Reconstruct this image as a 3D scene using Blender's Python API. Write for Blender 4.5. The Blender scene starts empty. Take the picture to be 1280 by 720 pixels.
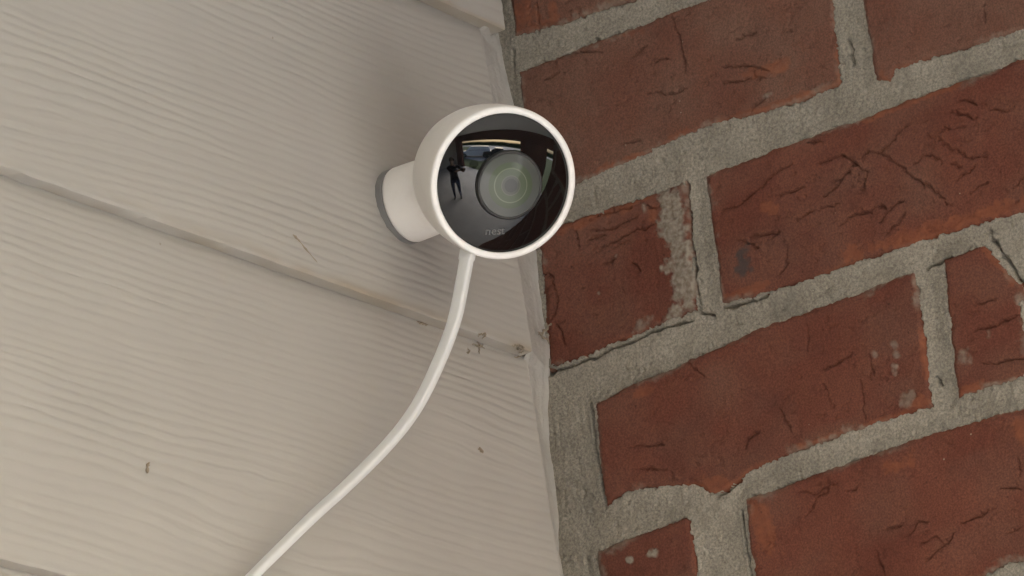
import bpy, bmesh, math, random
import numpy as np
from mathutils import Vector, Matrix

random.seed(7)
S = bpy.context.scene
COL = S.collection

# ------------------------------------------------------------------ camera
# world: siding wall is the plane y=0 (x<0), brick pier face is the plane x=0 (y<0),
# the inside corner is the z axis; layout numbers below are in millimetres.
F_PX = 5373.06
CAM = np.array([-1577.25, -1045.47, -682.93])
YAW, PITCH, ROLL = 0.98145566, 0.34679675, -0.11610886
_cy, _sy = math.cos(YAW), math.sin(YAW)
FW = np.array([_sy * math.cos(PITCH), _cy * math.cos(PITCH), math.sin(PITCH)])
_r = np.array([_cy, -_sy, 0.0]); _u = np.cross(_r, FW)
RT = math.cos(ROLL) * _r + math.sin(ROLL) * _u
UP = -math.sin(ROLL) * _r + math.cos(ROLL) * _u
cam_data = bpy.data.cameras.new('camera')
cam = bpy.data.objects.new('camera', cam_data); COL.objects.link(cam)
M = Matrix.Identity(4)
for i in range(3):
    M[i][0], M[i][1], M[i][2], M[i][3] = RT[i], UP[i], -FW[i], CAM[i] / 1000
cam.matrix_world = M
cam_data.sensor_width = 36.0
cam_data.lens = F_PX / 1280 * 36
cam_data.clip_start = 0.02
cam_data.clip_end = 2000
cam_data.dof.use_dof = True
cam_data.dof.focus_distance = 1.86
cam_data.dof.aperture_fstop = 75
S.camera = cam

# ------------------------------------------------------------------ sky, sun, exposure
SUN_EL, SUN_AZ = math.radians(38), math.radians(202)     # azimuth from +y clockwise
w = bpy.data.worlds.new('World'); S.world = w; w.use_nodes = True
nt = w.node_tree; nt.nodes.clear()
sky = nt.nodes.new('ShaderNodeTexSky'); sky.sky_type = 'NISHITA'; sky.sun_disc = False
sky.sun_elevation = SUN_EL; sky.sun_rotation = SUN_AZ
sky.air_density = 1.0; sky.dust_density = 3.5
bg = nt.nodes.new('ShaderNodeBackground'); bg.inputs[1].default_value = 0.15
wo = nt.nodes.new('ShaderNodeOutputWorld')
nt.links.new(sky.outputs[0], bg.inputs[0]); nt.links.new(bg.outputs[0], wo.inputs[0])
sd = bpy.data.lights.new('sun', 'SUN'); sd.energy = 1.5; sd.angle = math.radians(25); sd.color = (1, .975, .95)
sun = bpy.data.objects.new('sun', sd); COL.objects.link(sun)
tosun = Vector((math.sin(SUN_AZ) * math.cos(SUN_EL), math.cos(SUN_AZ) * math.cos(SUN_EL), math.sin(SUN_EL)))
sun.rotation_euler = tosun.to_track_quat('Z', 'Y').to_euler()
vs = S.view_settings
vs.view_transform = 'Standard'; vs.look = 'None'; vs.exposure = 3.12; vs.gamma = 1.0
vs.use_curve_mapping = False
S.render.engine = 'CYCLES'
S.cycles.use_denoising = True
S.cycles.max_bounces = 8; S.cycles.diffuse_bounces = 5; S.cycles.glossy_bounces = 4
S.cycles.sample_clamp_indirect = 12
S.cycles.caustics_reflective = False; S.cycles.caustics_refractive = False

# ------------------------------------------------------------------ helpers
def ray(x, y):
    d = FW + RT * (x - 640) / F_PX - UP * (y - 360) / F_PX
    return d / np.linalg.norm(d)
def on_x(x, y, X=0.0):
    d = ray(x, y); return CAM + d * (X - CAM[0]) / d[0]
def on_y(x, y, Y=-12.0):
    d = ray(x, y); return CAM + d * (Y - CAM[1]) / d[1]
def wall_uz(pts):          # photo points on the brick face -> (distance from corner, height)
    out = []
    for q in pts:
        P = on_x(*q); out.append((-P[1], P[2]))
    return np.array(out)

_tab = np.random.RandomState(11).rand(256, 256)
def vnoise(x, y, seed=0):
    x = x + seed * 17.37; y = y + seed * 9.71
    xi = np.floor(x).astype(int); yi = np.floor(y).astype(int)
    fx = x - xi; fy = y - yi
    fx = fx * fx * fx * (fx * (fx * 6 - 15) + 10); fy = fy * fy * fy * (fy * (fy * 6 - 15) + 10)
    a = _tab[xi & 255, yi & 255]; b = _tab[(xi + 1) & 255, yi & 255]
    c = _tab[xi & 255, (yi + 1) & 255]; d = _tab[(xi + 1) & 255, (yi + 1) & 255]
    return (a * (1 - fx) + b * fx) * (1 - fy) + (c * (1 - fx) + d * fx) * fy
def fbm(x, y, octv=4, seed=0):
    s = 0; a = .5; t = 0
    for k in range(octv):
        s = s + a * vnoise(x * 2 ** k, y * 2 ** k, seed + k * 3.1); t += a; a *= .5
    return s / t * 2 - 1          # about -1..1

def mesh_obj(name, verts, faces, mat=None, parent=None, smooth=True, attrs=None):
    me = bpy.data.meshes.new(name)
    verts = np.asarray(verts, dtype=np.float32)
    if isinstance(faces, np.ndarray):
        n, k = faces.shape
        me.vertices.add(len(verts)); me.vertices.foreach_set('co', verts.ravel())
        me.loops.add(n * k); me.loops.foreach_set('vertex_index', faces.astype(np.int32).ravel())
        me.polygons.add(n); me.polygons.foreach_set('loop_start', np.arange(0, n * k, k, dtype=np.int32))
        me.update(calc_edges=True); me.validate()
    else:
        me.from_pydata([tuple(map(float, v)) for v in verts], [], faces); me.update()
    me.polygons.foreach_set('use_smooth', [smooth] * len(me.polygons))
    for nme, val in (attrs or {}).items():
        at = me.attributes.new(nme, 'FLOAT', 'POINT'); at.data.foreach_set('value', np.asarray(val, dtype=np.float32))
    if mat: me.materials.append(mat)
    o = bpy.data.objects.new(name, me); COL.objects.link(o)
    if parent: o.parent = parent
    return o
def grid_faces(nu, nv, flip=False):
    i = np.arange(nu - 1)[:, None] * nv + np.arange(nv - 1)[None, :]
    i = i.ravel()
    f = np.stack([i, i + nv, i + nv + 1, i + 1], 1)
    return f[:, ::-1].copy() if flip else f
def empty(name, loc=(0, 0, 0), rz=0):
    o = bpy.data.objects.new(name, None); COL.objects.link(o)
    o.location = loc; o.rotation_euler = (0, 0, rz); o.empty_display_size = .05; return o
def tag(o, label=None, cat=None, group=None, kind=None):
    for k, v in (('label', label), ('category', cat), ('group', group), ('kind', kind)):
        if v: o[k] = v
    return o
def bm_obj(name, bm, mat=None, parent=None, smooth=False):
    me = bpy.data.meshes.new(name); bm.to_mesh(me); bm.free()
    me.polygons.foreach_set('use_smooth', [smooth] * len(me.polygons))
    if mat: me.materials.append(mat)
    o = bpy.data.objects.new(name, me); COL.objects.link(o)
    if parent: o.parent = parent
    return o
def box_bm(x0, x1, y0, y1, z0, z1, bevel=0, bm=None):
    b = bm or bmesh.new()
    r = bmesh.ops.create_cube(b, size=1)
    for v in r['verts']:
        v.co = Vector((x0 + (v.co.x + .5) * (x1 - x0), y0 + (v.co.y + .5) * (y1 - y0), z0 + (v.co.z + .5) * (z1 - z0)))
    if bevel:
        es = list({e for v in r['verts'] for e in v.link_edges})
        bmesh.ops.bevel(b, geom=es, offset=bevel, segments=2, affect='EDGES', profile=.5)
    return b
def lathe(name, profile, origin, axis, mat, parent=None, n=96, cap=False, k=1.0):
    """profile: list of (distance along axis, radius) in mm"""
    profile = [(s_ * k, r_ * k) for s_, r_ in profile]
    a = np.array(axis) / np.linalg.norm(axis)
    h = np.array([0, 0, 1.0]) if abs(a[2]) < .9 else np.array([1.0, 0, 0])
    e1 = np.cross(a, h); e1 /= np.linalg.norm(e1); e2 = np.cross(a, e1)
    V = []
    for s, r in profile:
        for k in range(n):
            t = 2 * math.pi * k / n
            V.append((np.array(origin) + a * s + (e1 * math.cos(t) + e2 * math.sin(t)) * r) / 1000)
    Fs = []
    m = len(profile)
    for i in range(m - 1):
        for k in range(n):
            Fs.append((i * n + k, i * n + (k + 1) % n, (i + 1) * n + (k + 1) % n, (i + 1) * n + k))
    if cap: Fs.append(tuple(range((m - 1) * n, m * n)))
    return mesh_obj(name, V, Fs, mat, parent)

# ------------------------------------------------------------------ materials
def material(name, color=(.5, .5, .5), rough=.6, spec=.5, metal=0, coat=0):
    m = bpy.data.materials.new(name); m.use_nodes = True
    b = m.node_tree.nodes['Principled BSDF']
    b.inputs['Base Color'].default_value = (*color, 1); b.inputs['Roughness'].default_value = rough
    b.inputs['Specular IOR Level'].default_value = spec; b.inputs['Metallic'].default_value = metal
    b.inputs['Coat Weight'].default_value = coat; b.inputs['Coat Roughness'].default_value = .03
    return m
class NT:
    def __init__(s, m): s.t = m.node_tree; s.b = s.t.nodes['Principled BSDF']; s.tc = s.t.nodes.new('ShaderNodeTexCoord')
    def link(s, a, b): s.t.links.new(a, b)
    def mapped(s, scale):
        mp = s.t.nodes.new('ShaderNodeMapping'); mp.inputs['Scale'].default_value = scale
        s.link(s.tc.outputs['Object'], mp.inputs[0]); return mp.outputs[0]
    def noise(s, scale, detail=4, rough=.55, vec=None):
        n = s.t.nodes.new('ShaderNodeTexNoise'); n.inputs['Scale'].default_value = scale
        n.inputs['Detail'].default_value = detail; n.inputs['Roughness'].default_value = rough
        s.link(vec or s.tc.outputs['Object'], n.inputs['Vector']); return n.outputs['Fac']
    def voronoi(s, scale, out='Distance'):
        n = s.t.nodes.new('ShaderNodeTexVoronoi'); n.inputs['Scale'].default_value = scale
        s.link(s.tc.outputs['Object'], n.inputs['Vector']); return n.outputs[out]
    def ramp(s, fac, stops):
        n = s.t.nodes.new('ShaderNodeValToRGB'); e = n.color_ramp.elements
        while len(e) < len(stops): e.new(.5)
        for el, (p, c) in zip(e, stops):
            el.position = p; el.color = (*c, 1) if len(c) == 3 else c
        s.link(fac, n.inputs[0]); return n.outputs[0]
    def mix(s, fac, a, b, mode='MIX'):
        n = s.t.nodes.new('ShaderNodeMix'); n.data_type = 'RGBA'; n.blend_type = mode
        for sock, v in ((n.inputs[0], fac), (n.inputs[6], a), (n.inputs[7], b)):
            if isinstance(v, (int, float)): sock.default_value = v
            elif isinstance(v, tuple): sock.default_value = (*v, 1)
            else: s.link(v, sock)
        return n.outputs[2]
    def attr(s, name):
        n = s.t.nodes.new('ShaderNodeAttribute'); n.attribute_name = name; return n.outputs['Fac']
    def math(s, op, a, b=0.0):
        n = s.t.nodes.new('ShaderNodeMath'); n.operation = op
        for sock, v in ((n.inputs[0], a), (n.inputs[1], b)):
            if isinstance(v, (int, float)): sock.default_value = v
            else: s.link(v, sock)
        return n.outputs[0]
    def objrand(s):
        return s.t.nodes.new('ShaderNodeObjectInfo').outputs['Random']
    def bump(s, h, strength=.3, dist=.001, prev=None):
        n = s.t.nodes.new('ShaderNodeBump'); n.inputs['Strength'].default_value = strength
        n.inputs['Distance'].default_value = dist; s.link(h, n.inputs['Height'])
        if prev: s.link(prev, n.inputs['Normal'])
        s.link(n.outputs[0], s.b.inputs['Normal']); return n.outputs[0]
    def color(s, c): s.link(c, s.b.inputs['Base Color'])

def brick_material():
    m = material('fired_red_brick', rough=.92, spec=.25); n = NT(m)
    base = n.ramp(n.noise(22, 5), [(.3, (.114, .036, .0232)), (.5, (.137, .045, .029)), (.72, (.157, .057, .037))])
    base = n.mix(n.math('MULTIPLY', n.objrand(), .35), base, (.095, .040, .029))
    base = n.mix(n.attr('dust'), base, (.160, .086, .062))
    blot = n.ramp(n.noise(60, 4, .6), [(.50, (0, 0, 0)), (.66, (1, 1, 1))])
    base = n.mix(n.math('MULTIPLY', blot, .32), base, (.150, .058, .035))
    drk = n.ramp(n.noise(38, 6, .65), [(.54, (0, 0, 0)), (.72, (1, 1, 1))])
    base = n.mix(n.math('MULTIPLY', drk, .35), base, (.068, .030, .024))
    fine = n.noise(1150, 3, .75)
    base = n.mix(.45, base, n.ramp(fine, [(.38, (.50, .50, .50)), (.5, (1.0, 1.0, 1.0)), (.62, (1.55, 1.5, 1.45))]), 'MULTIPLY')
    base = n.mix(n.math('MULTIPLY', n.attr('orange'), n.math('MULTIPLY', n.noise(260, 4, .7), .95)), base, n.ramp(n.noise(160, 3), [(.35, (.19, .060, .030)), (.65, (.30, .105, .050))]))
    base = n.mix(n.attr('smear'), base, n.ramp(n.noise(400, 4), [(.35, (.17, .135, .105)), (.65, (.29, .255, .21))]))
    base = n.mix(n.attr('stain'), base, (.055, .050, .050))
    sp = n.ramp(n.voronoi(95), [(.025, (1, 1, 1)), (.05, (0, 0, 0))])
    spm = n.ramp(n.noise(33, 2), [(.55, (0, 0, 0)), (.6, (1, 1, 1))])
    base = n.mix(n.math('MULTIPLY', n.math('MULTIPLY', sp, spm), .7), base, (.40, .33, .26))
    pit = n.ramp(n.voronoi(210), [(.06, (1, 1, 1)), (.14, (0, 0, 0))])
    pitm = n.ramp(n.noise(70, 3), [(.50, (0, 0, 0)), (.58, (1, 1, 1))])
    base = n.mix(n.math('MULTIPLY', n.math('MULTIPLY', pit, pitm), .55), base, (.035, .018, .013))
    n.color(base)
    b1 = n.bump(n.noise(900, 5, .7), .55, .0006)
    n.bump(n.noise(170, 4, .6), .35, .0012, b1)
    return m
def mortar_material():
    m = material('sandy_grey_mortar', rough=.95, spec=.2); n = NT(m)
    base = n.ramp(n.noise(30, 5), [(.3, (.250, .227, .190)), (.7, (.335, .306, .260))])
    base = n.mix(.6, base, n.ramp(n.noise(900, 3, .8), [(.38, (.52, .52, .51)), (.5, (1, 1, 1)), (.63, (1.5, 1.48, 1.42))]), 'MULTIPLY')
    g = n.ramp(n.voronoi(700), [(.12, (1, 1, 1)), (.22, (0, 0, 0))])
    base = n.mix(n.math('MULTIPLY', g, .25), base, (.48, .45, .39))
    wth = n.ramp(n.noise(55, 6, .65), [(.48, (0, 0, 0)), (.70, (1, 1, 1))])
    base = n.mix(n.math('MULTIPLY', wth, .45), base, (.175, .160, .132))
    base = n.mix(n.attr('smear'), base, (.11, .105, .095))
    n.color(base)
    b1 = n.bump(n.noise(1000, 3, .75), .8, .0010)
    n.bump(n.noise(220, 4, .6), .4, .0015, b1)
    return m
def siding_material():
    m = material('greige_painted_board', rough=.62, spec=.35); n = NT(m)
    c = n.ramp(n.noise(9, 4), [(.3, (.390, .371, .340)), (.7, (.420, .400, .368))])
    d = n.ramp(n.noise(70, 6, .65, n.mapped((1, 1, 1.6))), [(.60, (0, 0, 0)), (.85, (1, 1, 1))])
    c = n.mix(n.math('MULTIPLY', d, .22), c, (.33, .28, .21))
    sp = n.ramp(n.voronoi(38), [(.012, (1, 1, 1)), (.03, (0, 0, 0))])
    spm = n.ramp(n.noise(14, 2), [(.56, (0, 0, 0)), (.62, (1, 1, 1))])
    c = n.mix(n.math('MULTIPLY', n.math('MULTIPLY', sp, spm), .5), c, (.20, .16, .11))
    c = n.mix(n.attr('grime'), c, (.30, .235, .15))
    n.color(c)
    b1 = n.bump(n.noise(900, 3, .6), .12, .0006)
    n.bump(n.noise(120, 3, .5, n.mapped((.35, 1, 1))), .18, .0010, b1)
    return m
M_BRICK = brick_material(); M_MORTAR = mortar_material(); M_SIDING = siding_material()

def simple(name, c1, c2, scale, rough=.8, bump=.2, bdist=.004, spec=.4):
    m = material(name, c1, rough, spec); n = NT(m)
    n.color(n.ramp(n.noise(scale, 5, .6), [(.35, c1), (.65, c2)]))
    n.bump(n.noise(scale * 6, 4, .6), bump, bdist); return m
M_CAULK = simple('weathered_caulk', (.41, .39, .36), (.475, .458, .43), 60, .7, .5, .002)
M_CONC = simple('porch_concrete', (.43, .43, .425), (.52, .52, .515), 3, .85)
M_LAWN = simple('lawn_grass', (.075, .10, .045), (.115, .14, .07), 8, .95, .8, .03)
M_ASPH = simple('pale_concrete', (.40, .39, .375), (.50, .485, .47), 4, .9)
M_CEIL = simple('white_ceiling_paint', (.80, .785, .765), (.84, .825, .805), 2, .8)
M_HEDGE = simple('hedge_leaves', (.03, .06, .015), (.07, .11, .03), 20, .9)
def far_brick():
    m = material('distant_brickwork', rough=.9); n = NT(m)
    t = n.t.nodes.new('ShaderNodeTexBrick'); t.inputs['Scale'].default_value = 1
    t.inputs['Brick Width'].default_value = .203; t.inputs['Row Height'].default_value = .0794
    t.inputs['Mortar Size'].default_value = .006
    t.inputs['Color1'].default_value = (.14, .04, .025, 1); t.inputs['Color2'].default_value = (.11, .035, .025, 1)
    t.inputs['Mortar'].default_value = (.25, .23, .19, 1)
    mp = n.t.nodes.new('ShaderNodeMapping'); mp.inputs['Rotation'].default_value = (math.pi / 2, 0, 0)
    n.link(n.tc.outputs['Object'], mp.inputs[0]); n.link(mp.outputs[0], t.inputs[0])
    n.color(t.outputs[0]); return m
M_FARBRICK = far_brick()

# ------------------------------------------------------------------ ground and porch (seen in the glass, and the source of the bounce light)
FLOOR = -2.18
def slab(name, x0, x1, y0, y1, z0, z1, mat, kind='structure'):
    return tag(bm_obj(name, box_bm(x0, x1, y0, y1, z0, z1), mat), kind=kind)
def sheet(name, x0, x1, y0, y1, z, mat):
    return tag(mesh_obj(name, [(x0, y0, z), (x1, y0, z), (x1, y1, z), (x0, y1, z)], [(0, 1, 2, 3)], mat, smooth=False), kind='structure')
G = FLOOR - .15
sheet('ground', -300, 300, -400, 300, G, M_LAWN)
slab('porch_floor', -6.2, 3.6, -3.85, .05, FLOOR - .146, FLOOR, M_CONC)
sheet('driveway', -17, -5.4, -30, -6.4, G + .004, M_ASPH)
sheet('road', -200, 200, -38, -30, G + .006, M_ASPH)
sheet('path', -1.6, 1.6, -29.9, -3.85, G + .005, M_CONC)

roof = empty('porch_roof', (0, -.9, .72))
tag(roof, 'pale porch ceiling and dark brick header reflected at the top of the glass', 'porch roof')
def at_parent(o, p):
    o.parent = p; o.matrix_parent_inverse = Matrix.Translation(-Vector(p.location)); return o
at_parent(bm_obj('ceiling', box_bm(-6.35, 3.6, -4.0, .4, .72, .77), M_CEIL), roof)
at_parent(bm_obj('header', box_bm(-6.35, 3.6, -3.82, -3.60, .16, .718), M_FARBRICK), roof)
def column(x0, x1, y0, y1, label):
    c = empty('brick_column', ((x0 + x1) / 2, (y0 + y1) / 2, FLOOR))
    tag(c, label, 'column', 'brick columns along the porch front')
    at_parent(bm_obj('shaft', box_bm(x0, x1, y0, y1, FLOOR + .002, .158), M_FARBRICK), c)
    at_parent(bm_obj('base', box_bm(x0 - .03, x1 + .03, y0 - .03, y1 + .03, FLOOR + .001, FLOOR + .16, .01), M_FARBRICK), c)
column(-6.15, -5.25, -3.82, -3.60, 'dark brick column at the left of the reflection, beside the person')
column(-.43, 1.20, -3.82, -3.60, 'dark brick column reflected right of the parked cars')
side = bm_obj('bounce_side_wall', box_bm(-6.3, -6.16, -3.59, -.03, FLOOR, .718), M_SIDING)  # added end wall, pale siding so it bounces fill light onto the brick
tag(side, 'added side wall closing the far left end of the porch, pale to bounce fill light', 'wall')
slab_back = bm_obj('house_wall', box_bm(.36, 3.6, -.02, .20, FLOOR, .719), M_FARBRICK)
tag(slab_back, 'plain dark brick house wall on the far side of the brick pier', 'wall')

# ------------------------------------------------------------------ brick pier
pier = empty('brick_wall', (0, 0, FLOOR))
tag(pier, 'red brick wall with thick sandy grey mortar joints on the right', 'wall')
PIER_L = 335.0
def poly_sdf(U, Z, P):
    d = np.full(U.shape, 1e9); inside = np.zeros(U.shape, bool); n = len(P)
    for i in range(n):
        a, b = P[i], P[(i + 1) % n]
        e = b - a; L = (e ** 2).sum() + 1e-9
        t = np.clip(((U - a[0]) * e[0] + (Z - a[1]) * e[1]) / L, 0, 1)
        d = np.minimum(d, (U - a[0] - t * e[0]) ** 2 + (Z - a[1] - t * e[1]) ** 2)
        c = ((a[1] > Z) != (b[1] > Z)) & (U < (b[0] - a[0]) * (Z - a[1]) / (b[1] - a[1] + 1e-12) + a[0])
        inside ^= c
    d = np.sqrt(d); return np.where(inside, -d, d)
def seg_d(U, Z, P):
    d = np.full(U.shape, 1e9); T = np.zeros(U.shape); n = len(P) - 1
    for i in range(n):
        a, b = P[i], P[i + 1]; e = b - a; L = (e ** 2).sum() + 1e-9
        t = np.clip(((U - a[0]) * e[0] + (Z - a[1]) * e[1]) / L, 0, 1)
        q = (U - a[0] - t * e[0]) ** 2 + (Z - a[1] - t * e[1]) ** 2
        T = np.where(q < d, (i + t) / n, T); d = np.minimum(d, q)
    return np.sqrt(d), T
def uz(*pts): return wall_uz(pts)
BED0, CRS = 112.8, 79.4
ROW = {r: (BED0 - (r - 1) * CRS + 6.5, BED0 - (r - 2) * CRS - 6.5) for r in range(-10, 40)}   # row 1 sits on bed 0
BR = []
# traced outlines on the wall plane, closed outside the frame by the regular bond
p = uz((642, 46), (700, 31), (770, 7), (790, 1)); r1 = ROW[1]
BR.append(np.vstack([p, [(190, r1[0] - 1), (191, r1[1]), (8, r1[1])]]))
BR.append(np.array([(204, r1[0]), (334, r1[0] - 2), (334, r1[1]), (204, r1[1])]))
p = uz((645, 88), (700, 66), (800, 28), (868, 2)); q = uz((1043, 0), (1047, 60), (1051, 107), (1000, 126), (960, 140), (905, 152), (853, 171), (800, 196), (743, 220), (715, 233), (690, 245), (666, 262))
top2 = ROW[2][1]
BR.append(np.vstack([p, [(179, top2 - 2)], q]))
q = uz((1280, 37), (1200, 63), (1120, 87), (1112, 103), (1092, 102), (1086, 50), (1083, 0))
BR.append(np.vstack([[(194, top2), (334, top2 - 1), (334, 38)], q[:-1]]))
BR.append(uz((671, 292), (705, 277), (760, 257), (820, 239), (857, 223), (862, 280), (872, 389), (800, 417), (740, 441), (684, 463), (678, 380)))
p = uz((880, 219), (960, 188), (1053, 155), (1090, 141), (1153, 117), (1280, 72)); q = uz((1280, 265), (1247, 274), (1171, 297), (1059, 333), (960, 367), (901, 380), (893, 320), (886, 270))
BR.append(np.vstack([p, [(297, 22), (297, -41)], q]))
BR.append(np.array([(309, 25), (334, 25), (334, -39), (309, -39)]))
BR.append(uz((743, 504), (765, 492), (788, 479), (857, 452), (940, 412), (1063, 368), (1110, 350), (1143, 336), (1149, 372), (1160, 451), (1165, 508), (1077, 537), (1000, 563), (940, 587), (905, 614), (885, 617), (868, 606), (820, 609), (785, 613), (772, 622), (757, 633), (748, 570)))
p = uz((1177, 323), (1229, 302), (1244, 316), (1260, 338), (1278, 356), (1286, 372), (1274, 380), (1284, 420), (1290, 466), (1280, 471), (1240, 484), (1196, 498), (1186, 420))
BR.append(p)
BR.append(np.array([(264, -52), (334, -53), (334, -118), (263, -118)]))
p = uz((745, 688), (800, 668), (857, 646), (862, 650), (868, 685), (872, 720))
BR.append(np.vstack([p, [(72, -196), (21, -197)]]))
p = uz((930, 623), (1041, 583), (1157, 543), (1280, 507)); q = uz((1280, 704), (1264, 703), (1245, 713), (1229, 722))
BR.append(np.vstack([p, [(297, -136), (297, -192)], q, [(150, -198), (101, -198)], uz((942, 720), (934, 670))]))
BR.append(np.array([(310, -133), (334, -133), (334, -197), (310, -197)]))
CRACKS = [
 [(1025,203),(1053,195),(1067,204),(1082,213)], [(1068,207),(1085,190),(1100,190),(1113,180),(1125,163),(1140,152)],
 [(1067,204),(1060,215),(1040,228)], [(1085,213),(1080,235),(1078,240)], [(1100,192),(1125,207),(1140,220),(1158,236)],
 [(1142,205),(1158,195),(1175,198),(1180,203)], [(1160,170),(1175,175),(1185,185),(1205,192),(1215,197),(1235,195)],
 [(1175,165),(1190,160),(1208,158)], [(1190,140),(1210,146),(1222,148)], [(1200,125),(1222,130)], [(1190,206),(1202,211)],
 [(1235,137),(1256,140)], [(945,240),(965,220),(975,215),(990,205)], [(975,246),(1010,233)], [(997,277),(1020,264),(1050,256)],
 [(1030,245),(1055,225)], [(1075,240),(1082,222)], [(1108,295),(1125,275),(1132,266)], [(1140,220),(1165,235),(1190,257)],
 [(1268,237),(1280,220)], [(973,345),(985,330),(985,305)], [(940,295),(975,292)],
 [(1030,462),(1050,452),(1068,441)], [(1090,475),(1087,445)], [(1010,440),(1010,405)],
 [(1228,453),(1245,455),(1255,450),(1280,448)], [(1215,413),(1240,408),(1270,395)], [(1220,378),(1247,375)],
 [(717,283),(723,312)], [(735,275),(760,265),(790,258)], [(740,320),(760,305),(790,290),(820,280)], [(765,310),(785,300)],
 [(788,328),(802,340)], [(672,343),(690,343),(695,380),(690,400),(676,416)], [(695,405),(705,430)], [(803,253),(812,262),(826,256)],
 [(905,262),(925,255),(945,240)], [(680,102),(697,91)], [(790,72),(807,58)], [(815,78),(837,74)], [(808,115),(840,117),(858,112)],
 [(838,18),(848,45),(857,90)], [(903,105),(925,100),(940,95),(957,98)], [(905,82),(930,82),(962,88)], [(918,49),(942,42)],
 [(932,147),(945,132),(962,121)], [(778,181),(802,173)], [(708,66),(752,65)], [(670,2),(675,30)], [(703,6),(716,1)],
 [(998,615),(1020,617),(1047,602)], [(1005,645),(1020,625),(1036,611)], [(1057,616),(1074,607)], [(1108,663),(1130,654)],
 [(1158,702),(1175,685),(1192,667)], [(1200,656),(1242,634)], [(1250,611),(1277,610)], [(1276,595),(1272,572)],
 [(1096,688),(1105,716)], [(1278,658),(1258,669)], [(1028,478),(1043,510)], [(973,508),(990,542)], [(1075,468),(1080,522)],
 [(1135,670),(1150,650),(1160,652)], [(790,560),(830,556)], [(800,585),(835,588)], [(1045,20),(1040,60)], [(1230,5),(1232,30)],
 [(1150,680),(1170,672),(1185,690)], [(860,455),(880,470)], [(930,560),(940,545),(950,540)],
 [(1195,225),(1212,214),(1222,205)], [(1215,240),(1235,228)], [(1050,280),(1072,268),(1090,266)], [(925,300),(948,310)], [(1010,180),(1028,178)],
 [(740,290),(770,283),(800,270)], [(735,300),(755,292)], [(755,330),(770,322)], [(1085,265),(1100,255),(1108,262)], [(1100,280),(1112,262),(1128,250)]]
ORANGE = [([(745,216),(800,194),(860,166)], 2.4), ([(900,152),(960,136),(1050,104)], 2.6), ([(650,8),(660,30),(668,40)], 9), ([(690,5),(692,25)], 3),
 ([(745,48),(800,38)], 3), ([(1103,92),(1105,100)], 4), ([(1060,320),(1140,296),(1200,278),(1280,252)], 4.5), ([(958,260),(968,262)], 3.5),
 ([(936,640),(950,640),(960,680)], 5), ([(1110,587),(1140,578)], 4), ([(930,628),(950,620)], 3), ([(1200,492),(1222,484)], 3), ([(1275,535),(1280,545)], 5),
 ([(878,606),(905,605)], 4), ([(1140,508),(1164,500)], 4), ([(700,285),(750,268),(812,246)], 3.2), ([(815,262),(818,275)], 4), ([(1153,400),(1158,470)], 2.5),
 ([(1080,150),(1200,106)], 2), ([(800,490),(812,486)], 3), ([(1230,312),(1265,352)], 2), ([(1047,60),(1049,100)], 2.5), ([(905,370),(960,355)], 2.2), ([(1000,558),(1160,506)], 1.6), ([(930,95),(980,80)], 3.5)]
SMEAR = [([(838,245),(845,300),(858,370)], 7.5), ([(832,240),(838,290)], 6), ([(800,411),(812,400)], 4.5), ([(845,385),(862,380)], 5), ([(956,119),(964,117)], 3.2), ([(1093,440),(1096,444)], 2.2), ([(1119,440),(1122,446)], 1.8), ([(1117,430),(1119,434)], 2),
 ([(1120,458),(1120,468)], 2), ([(1203,440),(1207,452)], 4), ([(1133,500),(1140,496)], 3.6), ([(813,693),(818,692)], 2.4), ([(787,700),(789,701)], 1.4), ([(769,321),(770,318)], 1.1), ([(747,365),(748,366)], .8),
 ([(805,258),(806,262)], 2), ([(1278,372),(1280,376)], 4), ([(1235,415),(1236,420)], 2.4), ([(678,318),(680,326)], 3), ([(848,340),(850,380)], 5)]
STAIN = [([(925,320),(928,330)], 5.5)]
CR = [wall_uz(c) for c in CRACKS]
def paint(U, Z, items, seed):
    a = np.zeros(U.shape)
    for pts, rad in items:
        P = wall_uz(pts)
        if U.max() < P[:, 0].min() - 15 or U.min() > P[:, 0].max() + 15 or Z.max() < P[:, 1].min() - 15 or Z.min() > P[:, 1].max() + 15: continue
        d, _ = seg_d(U, Z, P)
        d = d + rad * (.75 * fbm(U / 9, Z / 9, 3, seed) + .6 * fbm(U / 2.6, Z / 2.6, 3, seed + 5))
        a = np.maximum(a, (.55 if (seed < 70 and rad < 4.6) else 1.0) * np.clip((rad * (.75 if seed < 70 and rad < 4.6 else 1) - d) / (rad * .45 + .25), 0, 1))
    return a
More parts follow.
